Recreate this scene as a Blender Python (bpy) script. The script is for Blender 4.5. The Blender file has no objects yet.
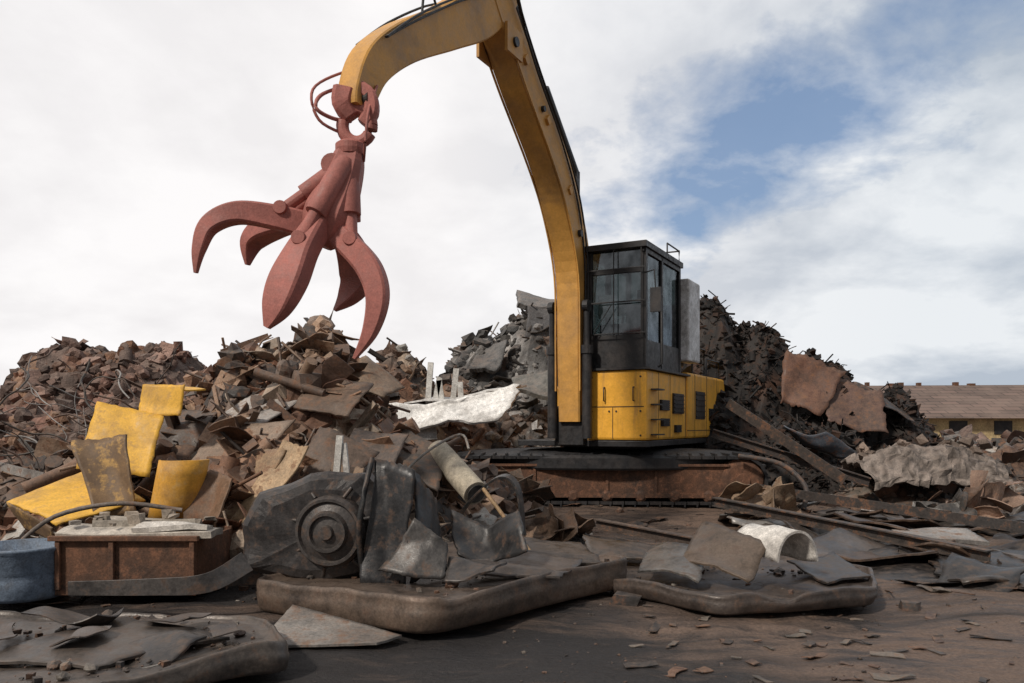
import bpy, math, random, bmesh
from mathutils import Vector, Matrix, Euler, noise
random.seed(7)
R=math.radians
scene=bpy.context.scene

# ------------------------------------------------------------------ mesh builder
class MB:
    def __init__(s): s.v=[];s.f=[];s.c=[];s.sm=[]
    def add(s,vs,fs,col,smooth=False,M=None):
        o=len(s.v)
        if M is not None: vs=[M@Vector(v) for v in vs]
        s.v+= [tuple(v) for v in vs]
        if isinstance(col,list): s.c+=col
        else: s.c+=[col]*len(vs)
        for f in fs: s.f.append(tuple(i+o for i in f)); s.sm.append(smooth)
    def obj(s,name,mat,parent=None,inv=None,bevel=0):
        me=bpy.data.meshes.new(name)
        vs=s.v if inv is None else [tuple(inv@Vector(v)) for v in s.v]
        me.from_pydata(vs,[],s.f)
        a=me.color_attributes.new('Col','FLOAT_COLOR','POINT')
        flat=[]
        for c in s.c: flat+= [c[0],c[1],c[2],1.0]
        a.data.foreach_set('color',flat)
        me.polygons.foreach_set('use_smooth',s.sm)
        me.materials.append(mat); me.update()
        ob=bpy.data.objects.new(name,me); scene.collection.objects.link(ob)
        if parent: ob.parent=parent
        if bevel:
            m=ob.modifiers.new('bev','BEVEL'); m.width=bevel; m.segments=2; m.limit_method='ANGLE'
        return ob

def T(x,y,z): return Matrix.Translation((x,y,z))
def RX(a): return Matrix.Rotation(R(a),4,'X')
def RY(a): return Matrix.Rotation(R(a),4,'Y')
def RZ(a): return Matrix.Rotation(R(a),4,'Z')
def rr(a,b): return random.uniform(a,b)
def jit(c,a=.25):
    k=1+rr(-a,a); return (c[0]*k,c[1]*k,c[2]*k)
BOXF=[(0,3,2,1),(4,5,6,7),(0,1,5,4),(1,2,6,5),(2,3,7,6),(3,0,4,7)]
def box(mb,x0,x1,y0,y1,z0,z1,col,M=None):
    mb.add([(x0,y0,z0),(x1,y0,z0),(x1,y1,z0),(x0,y1,z0),(x0,y0,z1),(x1,y0,z1),(x1,y1,z1),(x0,y1,z1)],BOXF,col,False,M)
def chunk(mb,M,s,col):
    sx,sy,sz=s*rr(.5,1),s*rr(.4,.9),s*rr(.2,.7)
    vs=[]
    for z in(-1,1):
        for x,y in((-1,-1),(1,-1),(1,1),(-1,1)):
            vs.append((x*sx*rr(.5,1.1)/2,y*sy*rr(.5,1.1)/2,z*sz*rr(.6,1.1)/2))
    mb.add(vs,BOXF,col,False,M)
def grid_plate(mb,fn,nx,ny,col,t=.012,smooth=False,M=None,cvar=0):
    P=[[fn(i/nx,j/ny) for i in range(nx+1)] for j in range(ny+1)]
    vs=[];N=(nx+1)*(ny+1)
    nor=[]
    for j in range(ny+1):
        for i in range(nx+1):
            a=P[j][min(i+1,nx)]-P[j][max(i-1,0)]; b=P[min(j+1,ny)][i]-P[max(j-1,0)][i]
            n=a.cross(b)
            if n.length>1e-9: n.normalize()
            nor.append(n)
    for j in range(ny+1):
        for i in range(nx+1): vs.append(P[j][i])
    for q in range(N): vs.append(vs[q]-nor[q]*t)
    fs=[]
    w=nx+1
    for j in range(ny):
        for i in range(nx):
            a=j*w+i
            fs.append((a,a+1,a+w+1,a+w)); fs.append((a+N,a+w+N,a+w+1+N,a+1+N))
    if cvar: cols=[jit(col,cvar) for _ in range(2*N)]
    else: cols=[col]*(2*N)
    o=len(mb.v)
    mb.add(vs,fs,cols,smooth,M)
    ef=[]
    for i in range(nx):
        ef.append((i,i+N,i+1+N,i+1)); a=ny*w+i; ef.append((a,a+1,a+1+N,a+N))
    for j in range(ny):
        a=j*w; ef.append((a,a+w,a+w+N,a+N)); a=j*w+nx; ef.append((a,a+N,a+w+N,a+w))
    for f in ef: mb.f.append(tuple(i+o for i in f)); mb.sm.append(False)
def quad(mb,p0,p1,p2,p3,col,crumple=.03,t=.015,nx=16,ny=12,freq=1.8,bulge=0,cvar=.08,smooth=True,jag=.012,lip=0):
    """bent sheet-metal panel: flat facets divided by sharp creases, straight sheared edges, optional folded lip"""
    p=[Vector(q) for q in(p0,p1,p2,p3)]
    e1=(p[1]-p[0]);e2=(p[3]-p[0])
    n=e1.cross(e2); n.normalize()
    off=Vector((rr(0,50),rr(0,50),rr(0,50)))
    cr=[(rr(.15,.85),rr(.15,.85),rr(0,6.28),rr(-1,1)) for _ in range(3)]
    def fn(u,v):
        q=(p[0]*(1-u)+p[1]*u)*(1-v)+(p[3]*(1-u)+p[2]*u)*v
        d=noise.noise_vector(q*freq+off)*crumple*.8+noise.noise_vector(q*freq*4+off)*crumple*.14
        for cu,cv_,an,am in cr:
            s=(u-cu)*math.cos(an)+(v-cv_)*math.sin(an)
            d+=n*abs(s)*am*crumple*1.8
        if u in(0,1): d+=e1*rr(-jag,jag)
        if v in(0,1): d+=e2*rr(-jag,jag)
        if lip and v<.09: d-=n*lip
        return q+d+n*(bulge*4*u*(1-u))
    grid_plate(mb,fn,nx,ny,col,t,smooth,None,cvar)
def sheet(mb,M,sx,sy,col,crumple=.1,bend=0,nx=4,ny=3,t=.008):
    off=Vector((rr(0,50),rr(0,50),rr(0,50)))
    def fn(u,v):
        x=(u-.5)*sx;y=(v-.5)*sy
        if bend:
            r=sx/bend; a=x/r; q=Vector((math.sin(a)*r,y,(1-math.cos(a))*r))
        else: q=Vector((x,y,0))
        return q+noise.noise_vector(q*(1.6/max(sx,.1))+off)*crumple*sx
    grid_plate(mb,fn,nx,ny,col,t,False,M)
def tube(mb,pts,r,col,seg=8,smooth=True,rad=None,M=None):
    pts=[Vector(p) for p in pts]; vs=[];fs=[]
    ref=Vector((0,0,1))
    for i,p in enumerate(pts):
        t=(pts[min(i+1,len(pts)-1)]-pts[max(i-1,0)]).normalized()
        if abs(t.dot(ref))>.95: rf=Vector((1,0,0))
        else: rf=ref
        s=t.cross(rf).normalized(); u=s.cross(t)
        rad_i=rad[i] if rad else r
        for k in range(seg):
            a=2*math.pi*k/seg; vs.append(p+s*math.cos(a)*rad_i+u*math.sin(a)*rad_i)
    n=len(pts)
    for i in range(n-1):
        for k in range(seg):
            a=i*seg+k;b=i*seg+(k+1)%seg
            fs.append((a,b,b+seg,a+seg))
    mb.add(vs,fs,col,smooth,M)
    mb.add([vs[k] for k in range(seg)],[tuple(range(seg))[::-1]],col,False,M)
    mb.add([vs[(n-1)*seg+k] for k in range(seg)],[tuple(range(seg))],col,False,M)
def lathe(mb,M,prof,col,seg=28,smooth=False):
    vs=[];fs=[]
    for r,z in prof:
        for k in range(seg):
            a=2*math.pi*k/seg; vs.append((r*math.cos(a),r*math.sin(a),z))
    for i in range(len(prof)-1):
        for k in range(seg):
            a=i*seg+k;b=i*seg+(k+1)%seg
            fs.append((a,b,b+seg,a+seg))
    mb.add(vs,fs,col,smooth,M)
def cat(pts,n):
    out=[];P=[pts[0]]+list(pts)+[pts[-1]]
    for i in range(1,len(P)-2):
        for k in range(n):
            t=k/n;a,b,c,d=P[i-1],P[i],P[i+1],P[i+2]
            out.append(tuple(.5*((2*b[j])+(-a[j]+c[j])*t+(2*a[j]-5*b[j]+4*c[j]-d[j])*t*t+(-a[j]+3*b[j]-3*c[j]+d[j])*t**3) for j in range(len(b))))
    out.append(tuple(pts[-1])); return out
def sweep(mb,pts,side,col,n=6,ch=.14,smooth=False):
    pts=cat(pts,n); side=Vector(side); vs=[];fs=[]
    for i,p in enumerate(pts):
        c=Vector(p[:3]); t=(Vector(pts[min(i+1,len(pts)-1)][:3])-Vector(pts[max(i-1,0)][:3])).normalized()
        s=(side-t*side.dot(t)).normalized(); u=t.cross(s)
        w=p[3]/2;h=p[4]/2;q=ch*min(w,h)*2
        for a,b in((w,h-q),(w-q,h),(-w+q,h),(-w,h-q),(-w,-h+q),(-w+q,-h),(w-q,-h),(w,-h+q)):
            vs.append(c+s*a+u*b)
    m=len(pts)
    for i in range(m-1):
        for k in range(8):
            a=i*8+k;b=i*8+(k+1)%8; fs.append((a,b,b+8,a+8))
    fs.append(tuple(range(8))[::-1]); fs.append(tuple((m-1)*8+k for k in range(8)))
    mb.add(vs,fs,col,smooth)
bm=bmesh.new(); bmesh.ops.create_icosphere(bm,subdivisions=2,radius=1)
ICOV=[v.co.copy() for v in bm.verts]; ICOF=[tuple(q.index for q in f.verts) for f in bm.faces]; bm.free()
def rock(mb,M,s,col):
    off=Vector((rr(0,99),rr(0,99),rr(0,99)))
    vs=[]
    for v in ICOV:
        k=s*(.65+.7*abs(noise.noise(v*1.4+off))); vs.append((v.x*k,v.y*k*.85,v.z*k*.7))
    mb.add(vs,ICOF,[jit(col,.15) for _ in vs],False,M)
def beam(mb,M,L,s,col):
    if random.random()<.5:
        box(mb,-L/2,L/2,-s/2,s/2,0,s*.12,col,M); box(mb,-L/2,L/2,-s/2,-s/2+s*.12,s*.121,s,col,M)
    else:
        box(mb,-L/2,L/2,-s/2,s/2,0,s*.12,col,M); box(mb,-L/2,L/2,-s*.06,s*.06,s*.121,s*.88,col,M); box(mb,-L/2,L/2,-s/2,s/2,s*.881,s,col,M)

# ------------------------------------------------------------------ materials
def nodes(m): 
    m.use_nodes=True; nt=m.node_tree; nt.nodes.clear(); return nt
def nz(nt,vec,scale,detail=6,rough=.6,dist=0):
    n=nt.nodes.new('ShaderNodeTexNoise'); n.inputs['Scale'].default_value=scale; n.inputs['Detail'].default_value=detail
    n.inputs['Roughness'].default_value=rough; n.inputs['Distortion'].default_value=dist
    nt.links.new(vec,n.inputs['Vector']); return n.outputs['Fac']
def mr(nt,fac,a,b,c=0,d=1):
    n=nt.nodes.new('ShaderNodeMapRange'); n.inputs[1].default_value=a;n.inputs[2].default_value=b;n.inputs[3].default_value=c;n.inputs[4].default_value=d
    nt.links.new(fac,n.inputs[0]); return n.outputs[0]
def mix(nt,fac,a,b,mode='MIX'):
    n=nt.nodes.new('ShaderNodeMix'); n.data_type='RGBA'; n.blend_type=mode
    for sock,val in((n.inputs[0],fac),(n.inputs[6],a),(n.inputs[7],b)):
        if isinstance(val,(float,int)): sock.default_value=val
        elif isinstance(val,tuple): sock.default_value=(val[0],val[1],val[2],1)
        else: nt.links.new(val,sock)
    return n.outputs[2]
def surf(name,base=None,dirt=(.07,.05,.04),scale=2.5,lo=.45,hi=.68,amt=.8,rough=(.5,.9),metal=.0,bump=.25,bscale=30,rust=None,spec=.4,var=1.0,dust=None,dusta=.8,streak=None):
    m=bpy.data.materials.new(name); nt=nodes(m)
    out=nt.nodes.new('ShaderNodeOutputMaterial'); p=nt.nodes.new('ShaderNodeBsdfPrincipled')
    nt.links.new(p.outputs[0],out.inputs[0])
    tc=nt.nodes.new('ShaderNodeTexCoord').outputs['Object']
    if base is None:
        at=nt.nodes.new('ShaderNodeAttribute'); at.attribute_name='Col'; b=at.outputs['Color']
    else: b=base
    big=nz(nt,tc,scale,5,.65,.3); med=nz(nt,tc,scale*6,4,.7); fine=nz(nt,tc,scale*30,2,.7)
    c=mix(nt,mr(nt,big,lo,hi,0,amt),b,dirt)
    if rust: c=mix(nt,mr(nt,med,.52,.66,0,.85),c,rust)
    if streak:   # vertical run-off streaks
        mp=nt.nodes.new('ShaderNodeMapping'); mp.inputs['Scale'].default_value=(9,9,.9); nt.links.new(tc,mp.inputs[0])
        c=mix(nt,mr(nt,nz(nt,mp.outputs[0],1.0,5,.7),.52,.70,0,.6),c,streak)
    v=mr(nt,med,.25,.75,1-.4*var,1+.4*var); c=mix(nt,1.0,c,v,'MULTIPLY')
    v2=mr(nt,fine,.3,.7,1-.25*var,1+.25*var); c=mix(nt,1.0,c,v2,'MULTIPLY')
    if dust:   # settled dust on upward faces
        g=nt.nodes.new('ShaderNodeNewGeometry'); s=nt.nodes.new('ShaderNodeSeparateXYZ'); nt.links.new(g.outputs['Normal'],s.inputs[0])
        mm=nt.nodes.new('ShaderNodeMath'); mm.operation='MULTIPLY'; nt.links.new(mr(nt,s.outputs[2],.35,.95,0,1),mm.inputs[0]); nt.links.new(mr(nt,med,.38,.62,0,dusta),mm.inputs[1])
        c=mix(nt,mm.outputs[0],c,dust)
    nt.links.new(c,p.inputs['Base Color'])
    nt.links.new(mr(nt,med,.3,.7,rough[0],rough[1]),p.inputs['Roughness'])
    p.inputs['Metallic'].default_value=metal
    p.inputs['Specular IOR Level'].default_value=spec
    bp=nt.nodes.new('ShaderNodeBump'); bp.inputs['Strength'].default_value=bump; bp.inputs['Distance'].default_value=.03
    nt.links.new(nz(nt,tc,bscale,4,.7),bp.inputs['Height']); nt.links.new(bp.outputs[0],p.inputs['Normal'])
    return m
M_SCRAP=surf('scrap_metal',None,(.055,.038,.03),1.6,.42,.66,.6,(.45,.85),.05,.2,26,(.14,.068,.038),dust=(.21,.15,.11),dusta=.4)
M_RUBBLE=surf('rubble',None,(.05,.04,.035),1.3,.45,.65,.5,(.75,1),0,.8,14,dust=(.22,.17,.14),dusta=.7)
M_DARK=surf('dark_tangled_scrap',None,(.02,.018,.017),1.6,.42,.66,.7,(.6,.95),.0,.3,22,(.05,.03,.022),spec=.25)
M_YEL=surf('yellow_paint',(.82,.41,.045),(.36,.19,.07),1.1,.48,.72,.6,(.35,.65),0,.03,40,var=.35,streak=(.30,.17,.07))
M_BOOM=surf('boom_paint',(.58,.30,.07),(.20,.13,.08),1.2,.46,.70,.7,(.4,.65),0,.04,40,None,var=.35)
M_BLK=surf('black_steel',(.022,.022,.024),(.06,.05,.045),2.2,.45,.7,.7,(.35,.7),.1,.08,40)
M_DKM=surf('dark_scrap_metal',None,(.020,.018,.018),1.7,.44,.62,.7,(.30,.62),.25,.12,34,(.085,.052,.036),.5,var=.9,dust=(.115,.09,.073),dusta=.45)
M_CLAW=surf('claw_steel',(.40,.145,.12),(.24,.09,.075),2.0,.42,.66,.7,(.5,.8),.0,.15,26,None,var=.5)
M_RUST=surf('rust',(.14,.068,.04),(.05,.035,.028),2,.42,.66,.8,(.7,.95),.05,.3,30,(.18,.085,.05))
M_WHT=surf('dirty_white',None,(.20,.18,.16),2.5,.46,.68,.7,(.5,.8),0,.15,30)
def ground_mat():
    m=bpy.data.materials.new('yard_dirt'); nt=nodes(m)
    out=nt.nodes.new('ShaderNodeOutputMaterial'); p=nt.nodes.new('ShaderNodeBsdfPrincipled'); nt.links.new(p.outputs[0],out.inputs[0])
    tc=nt.nodes.new('ShaderNodeTexCoord').outputs['Object']
    mp=nt.nodes.new('ShaderNodeMapping'); mp.inputs['Scale'].default_value=(.5,1.4,1); mp.inputs['Rotation'].default_value=(0,0,.35); nt.links.new(tc,mp.inputs[0])
    a=nz(nt,mp.outputs[0],.8,8,.65,.8); b=nz(nt,mp.outputs[0],3,7,.7,.8); c=nz(nt,tc,45,5,.75)
    sx=nt.nodes.new('ShaderNodeSeparateXYZ'); nt.links.new(tc,sx.inputs[0])
    ad=nt.nodes.new('ShaderNodeMath'); nt.links.new(a,ad.inputs[0]); nt.links.new(mr(nt,sx.outputs[0],.3,3.0,-.03,.15),ad.inputs[1])
    col=mix(nt,mr(nt,ad.outputs[0],.47,.64),(.026,.022,.021),(.17,.115,.085))
    col=mix(nt,mr(nt,b,.49,.65,0,.8),col,(.018,.016,.016))
    col=mix(nt,1.0,col,mr(nt,c,.3,.7,.6,1.5),'MULTIPLY')
    nt.links.new(col,p.inputs['Base Color']); nt.links.new(mr(nt,b,.35,.65,.85,.40),p.inputs['Roughness']); p.inputs['Specular IOR Level'].default_value=.4
    bp=nt.nodes.new('ShaderNodeBump'); bp.inputs['Strength'].default_value=.9; bp.inputs['Distance'].default_value=.06
    hh=nt.nodes.new('ShaderNodeMath'); nt.links.new(nz(nt,mp.outputs[0],7,8,.7,.5),hh.inputs[0]); 
    h2=nt.nodes.new('ShaderNodeMath'); h2.operation='MULTIPLY'; nt.links.new(c,h2.inputs[0]); h2.inputs[1].default_value=.35; nt.links.new(h2.outputs[0],hh.inputs[1])
    nt.links.new(hh.outputs[0],bp.inputs['Height']); nt.links.new(bp.outputs[0],p.inputs['Normal'])
    return m
M_GND=ground_mat()
def glass_mat():
    m=bpy.data.materials.new('cab_glass'); nt=nodes(m)
    out=nt.nodes.new('ShaderNodeOutputMaterial'); mx=nt.nodes.new('ShaderNodeMixShader')
    tr=nt.nodes.new('ShaderNodeBsdfTransparent'); tr.inputs[0].default_value=(.42,.46,.46,1)
    gl=nt.nodes.new('ShaderNodeBsdfGlossy'); gl.inputs['Roughness'].default_value=.06; gl.inputs[0].default_value=(.8,.85,.9,1)
    tc=nt.nodes.new('ShaderNodeTexCoord').outputs['Object']
    nt.links.new(mr(nt,nz(nt,tc,3,6,.7),.3,.7,.05,.25),mx.inputs[0])
    nt.links.new(tr.outputs[0],mx.inputs[1]); nt.links.new(gl.outputs[0],mx.inputs[2]); nt.links.new(mx.outputs[0],out.inputs[0])
    return m
M_GLS=glass_mat()

# ------------------------------------------------------------------ ground
def gh(x,y):
    g=.22*math.exp(-(((x-1.5)/3.8)**2+((y-13)/2.6)**2)**1.5)
    near=max(0,1-abs(y-8)/25)
    q=Vector((x,y,0))
    return g+near*(.07*noise.fractal(q*.6,1,2,5)+.03*noise.noise(q*2.6)+.014*noise.noise(q*7))-.02
def spaced(n,lim,k):
    return [lim*math.sinh(k*(i/n*2-1))/math.sinh(k) for i in range(n+1)]
gx=spaced(300,900,7.2); gy=[y+7 for y in spaced(300,900,7.2)]
mb=MB(); vs=[(x,y,gh(x,y)) for y in gy for x in gx]
w=len(gx); fs=[(j*w+i,j*w+i+1,(j+1)*w+i+1,(j+1)*w+i) for j in range(w-1) for i in range(w-1)]
mb.add(vs,fs,(.05,.05,.05),True); mb.obj('ground',M_GND)

# ------------------------------------------------------------------ palettes
RUSTP=[(.22,.11,.07),(.15,.08,.05),(.28,.165,.105),(.12,.075,.055),(.06,.05,.045),(.33,.22,.15),(.17,.125,.10),(.05,.042,.038),(.38,.30,.23)]
BRICKP=[(.24,.13,.10),(.18,.10,.075),(.12,.075,.06),(.28,.18,.145),(.09,.06,.05),(.17,.12,.10)]
GREYP=[(.16,.155,.15),(.10,.10,.10),(.22,.21,.20),(.06,.06,.06),(.13,.09,.07),(.35,.34,.33),(.08,.075,.07)]
DARKP=[(.015,.014,.014),(.024,.021,.02),(.036,.030,.027),(.018,.017,.017),(.065,.036,.025),(.045,.04,.038)]
MIXP=[(.05,.045,.042),(.10,.06,.045),(.035,.033,.033),(.16,.14,.12),(.07,.06,.055),(.13,.07,.045)]

def pile(name,lumps,bounds,n,pal,smin,smax,rough=.3,res=.12,pw=1.6,thin=.25,mat=M_SCRAP,light=0.0,rockf=.3,sheetf=.2,pw2=2.2):
    off=Vector((rr(0,99),rr(0,99),rr(0,99)))
    def H(x,y):
        b=-1
        for cx,cy,z,rx,ry in lumps:
            r=math.hypot((x-cx)/rx,(y-cy)/ry)
            b=max(b,z*(1-r**pw))
        if b<=-.3: return -.3
        q=Vector((x,y,0))
        k=min(1,max(b,0)/.8)
        f=noise.fractal(q*1.1+off,.9,2.1,5)*.6
        vd=noise.voronoi(q*2.2+off)[0][0]
        cl=noise.cell(q*1.9+off)
        return b+rough*k*(f*1.4+ (vd-.3)*.8+cl*.35)
    x0,x1,y0,y1=bounds; nx=int((x1-x0)/res);ny=int((y1-y0)/res)
    mb=MB(); vs=[];cs=[]
    for j in range(ny+1):
        for i in range(nx+1):
            x=x0+(x1-x0)*i/nx;y=y0+(y1-y0)*j/ny; z=H(x,y)
            vs.append((x+rr(-.03,.03),y+rr(-.03,.03),z+rr(-.04,.04))); 
            cs.append(jit(pal[int(abs(noise.cell(Vector((x,y,z))*2.3+off))*97)%len(pal)],.3))
    w=nx+1
    fs=[(j*w+i,j*w+i+1,(j+1)*w+i+1,(j+1)*w+i) for j in range(ny) for i in range(nx) if max(vs[j*w+i][2],vs[j*w+i+w+1][2],vs[j*w+i+1][2],vs[j*w+i+w][2])>-.1]
    mb.add(vs,fs,cs,False)
    cnt=0;tries=0
    while cnt<n and tries<n*12:
        tries+=1
        x=rr(x0,x1);y=rr(y0,y1);z=H(x,y)
        if z<.12: continue
        cnt+=1
        s=smin+(smax-smin)*random.random()**pw2
        M=T(x,y,z+s*rr(-.15,.15))@Euler((rr(-.9,.9),rr(-.9,.9),rr(0,6.28))).to_matrix().to_4x4()
        # neighbouring pieces share a tone, so the heap reads as patches of material
        pi=int((noise.noise(Vector((x,y,z))*.9+off)*.9+.5)*len(pal)+rr(-1.3,1.3))%len(pal)
        c=jit(pal[pi],.35)
        if random.random()<light: c=jit((.42,.40,.37),.3)
        k=random.random()
        if k<thin*.6: 
            L=s*rr(1.5,3.5); tube(mb,[(-L/2,0,0),(-L*.2,rr(-.1,.1)*L,rr(-.1,.1)*L),(L*.2,rr(-.1,.1)*L,rr(-.1,.1)*L),(L/2,0,rr(-.2,.2)*L)],s*.035+.004,c,5,True,None,M)
        elif k<thin: beam(mb,M,s*rr(1.5,3),s*rr(.1,.25),c)
        elif k<thin+sheetf: sheet(mb,M,s*rr(.8,1.9),s*rr(.5,1.2),c,rr(.04,.25),rr(0,1.8) if random.random()<.5 else 0,6,4,.006+s*.01)
        elif k<thin+sheetf+rockf: rock(mb,M,s*.5,c)
        elif k<thin+sheetf+rockf+.03: 
            L=s*rr(.7,1.4); tube(mb,[(0,0,-L/2),(0,0,L/2)],s*rr(.12,.3),c,12,True,None,M)
        else: chunk(mb,M,s*.9,c)
    return mb,H,mat,name

def fin(p): return p[0].obj(p[3],p[2])
pA=pile('scrap_pile',[(-3.15,10.2,2.35,1.7,2.3),(-2.45,10.0,2.35,1.5,2.3),(-1.6,9.3,1.40,1.3,1.7),(-3.9,9.3,1.15,1.7,1.7),(-2.4,8.5,1.2,1.4,1.5),(-5.0,9.2,.9,1.7,1.6),(-.8,10,.75,1.3,1.5)],(-7,1,6.6,12.8),5200,RUSTP,.04,.50,.26,.08,light=.03,thin=.12,rockf=.30,sheetf=.26,pw2=2.9)
fin(pA)
fin(pile('rubble_mound',[(-7.5,14,2.7,2.0,2),(-6.3,14,2.7,1.8,2),(-9.6,14,1.9,2.2,2),(-5,13.7,2.2,2,2),(-8.9,12,1.35,2.2,1.8),(-6.6,11.6,1.45,2.2,1.8),(-11.5,14,1.7,2.2,2)],(-14,-3,9.5,16.5),4800,BRICKP+RUSTP[:3],.04,.45,.22,.10,2.4,.05,M_RUBBLE,0,.48,.10,2.8))
fin(pile('rubble_mound',[(-2.1,14,2.6,1.5,1.6),(-1.1,14.6,2.1,1.4,1.5),(-3.2,14.5,2.5,1.6,1.6),(.5,14.8,.9,1.8,1.4)],(-5.5,2.5,12,16.8),2200,RUSTP,.05,.4,.22,.10,light=.05,thin=.06,rockf=.45,sheetf=.12,mat=M_RUBBLE))
fin(pile('rubble_mound',[(-.75,18,3.2,1.2,1.8),(.45,18.3,3.75,1.35,2),(1.8,18.7,3.2,1.8,2),(-2.3,17.7,1.9,1.8,1.8),(0,16.7,1.7,2.2,1.4)],(-4.6,4.2,15,21),2600,GREYP,.07,.5,.3,.12,3,.06,M_RUBBLE,0,.47,.1))
fin(pile('scrap_heap',[(4.15,17,3.85,1.3,2),(5.2,17,3.4,1.35,2),(6.2,16.6,2.6,1.5,2),(7.5,16.6,1.95,1.6,1.8),(3.0,17.3,3.2,1.6,2),(5.1,14.8,1.25,2,1.5),(3.7,15.6,2.2,1.6,1.6)],(1,9.6,12.8,19.3),7500,DARKP,.05,.27,.38,.12,2.2,.25,M_DARK,0,.35,.2,2.4))
fin(pile('scrap_pile',[(8.3,14.6,.9,2.4,1.5),(11,17,.85,3.2,2),(7,13.3,.5,2,1.2),(10,12.6,.5,2.5,1.3),(14,17,.8,3,2),(12.5,14,.6,2.5,2)],(4.6,17,11,19.5),2600,MIXP,.06,.5,.2,.12,2,.12,light=.06))
fin(pile('rubble_bank',[(-22,27,2.4,7,3),(-13,26,2.5,6,3),(-5,27,2.6,6,3),(3,27,2.6,6,3),(9,28,1.9,5,3),(17,30,.8,7,3),(26,32,.5,7,3),(-31,28,2.2,7,3)],(-38,33,23,34),1500,BRICKP+GREYP[:2],.2,.9,.3,.35,2,.05,M_RUBBLE))

# ------------------------------------------------------------------ scattered debris on ground
deb=MB()
for i in range(1300):
    y=6.0+7*random.random()**.8; x=rr(-.8,.8)*y*1.0
    z=gh(x,y); s=.02+.24*random.random()**4
    M=T(x,y,z+s*.05)@Euler((rr(-.2,.2),rr(-.2,.2),rr(0,6.28))).to_matrix().to_4x4()
    c=jit(random.choice(MIXP+DARKP),.3)
    if random.random()<.03: c=jit((.38,.36,.33),.3)
    k=random.random()
    if k<.35: sheet(deb,M,s*2.2,s*1.4,c,.15,0,5,4,.006)
    elif k<.47: L=s*3; tube(deb,[(-L/2,0,.01),(0,rr(-.1,.1)*L,.015),(L/2,0,.01)],.005+s*.025,c,5,True,None,M)
    elif k<.65: rock(deb,M,s*.4,c)
    else: chunk(deb,M,s,c)
for i in range(900):   # grit nearer the lens
    y=rr(3.8,6.5); x=rr(-.75,.75)*y; s=.004+.018*random.random()**3
    if noise.noise(Vector((x*.9,y*.9,4)))<-.05: continue
    (rock if random.random()<.5 else chunk)(deb,T(x,y,gh(x,y))@RZ(rr(0,360)),s*1.2,jit(random.choice(DARKP+MIXP),.3))
for i in range(60):   # strips and flakes on the near right
    y=rr(4.3,6.2); x=rr(.15,.72)*y; s=rr(.03,.10)
    sheet(deb,T(x,y,gh(x,y)+.012)@RZ(rr(0,360))@RX(rr(-8,8)),s*rr(1,3),s*.7,jit(random.choice(MIXP),.3),.12,0,6,3,.005)

# ------------------------------------------------------------------ EXCAVATOR
ex=bpy.data.objects.new('excavator',None); scene.collection.objects.link(ex)
ex.location=(.95,12,0); ex.rotation_euler=(0,0,R(-118))
EXM=T(.95,12,0)@RZ(-118); INV=EXM.inverted()
W0=(1,1,1)
UM=T(1.48,13.1,.22)@RZ(-3)
mbs=MB(); mbf=MB()
L=4.7;Hh=.72;rad=Hh/2
for sgn in(-1,1):
    cy=sgn*1.0
    half=L/2-rad; per=4*half+2*math.pi*rad; N=56
    for i in range(N):
        s=per*i/N
        if s<2*half: px,pz,a=-half+s,Hh,0; 
        elif s<2*half+math.pi*rad:
            t=(s-2*half)/rad; px,pz,a=half+rad*math.sin(t),rad+rad*math.cos(t),-t
        elif s<4*half+math.pi*rad: px,pz,a=half-(s-2*half-math.pi*rad),0,math.pi
        else:
            t=(s-4*half-math.pi*rad)/rad; px,pz,a=-half-rad*math.sin(t),rad-rad*math.cos(t),math.pi-t
        M=UM@T(px,cy,pz)@Matrix.Rotation(-a,4,'Y')
        box(mbs,-per/N*.46,per/N*.46,-.30,.30,-.045,.0,W0,M); box(mbs,-per/N*.40,-per/N*.28,-.30,.30,.0,.035,W0,M)
    M=UM@T(0,cy,0)
    box(mbf,-half*.98,half*.98,-.24,.24,.13,.56,(.16,.075,.04),M)
    for k in (-5,-3,0,2,5): box(mbf,k*.36-.02,k*.36+.02,-.262,.262,.10,.58,(.1,.05,.03),M)
    box(mbf,-half*.9,half*.9,-.285,.285,.565,.60,(.1,.05,.03),M); box(mbf,-half*.96,half*.96,-.272,.272,.10,.16,(.1,.05,.03),M)
    for q in(-half,half):
        lathe(mbf,M@T(q,-.27,rad+.0)@RX(90),[(0,.03),(.10,.03),(.11,.0),(.24,0),(.30,-.02),(.33,-.05),(.33,-.5)],(.1,.06,.04),24)
        lathe(mbf,M@T(q,.27,rad+.0)@RX(-90),[(0,.03),(.10,.03),(.11,.0),(.24,0),(.30,-.02),(.33,-.05)],(.1,.06,.04),24)
    for k in range(7):
        lathe(mbf,M@T(-1.5+k*.5,-.25,.12)@RX(90),[(0,.03),(.05,.03),(.09,0),(.10,-.4)],(.08,.05,.04),16)
box(mbf,-1.0,1.0,-.78,.78,.30,.66,(.06,.05,.045),UM)
mbs.obj('track_shoes',M_BLK,ex,INV); mbf.obj('track_frame',M_RUST,ex,INV)
mb=MB(); lathe(mb,UM@Matrix.Diagonal((2.47,1.42,1,1)),[(0,.80),(.55,.80),(.80,.775),(.97,.73),(1.0,.69),(1.0,.54),(.985,.51),(.97,.51),(.97,.66),(.3,.68),(0,.68)],W0,64); mb.obj('track_guard',M_BLK,ex,INV)
mb=MB(); lathe(mb,T(-1.3,0,0),[(0,.85),(.78,.85),(.80,.9),(.80,1.02),(.72,1.03),(.72,1.07),(0,1.07)],W0,40); mb.obj('turntable',M_BLK,ex,None)
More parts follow.
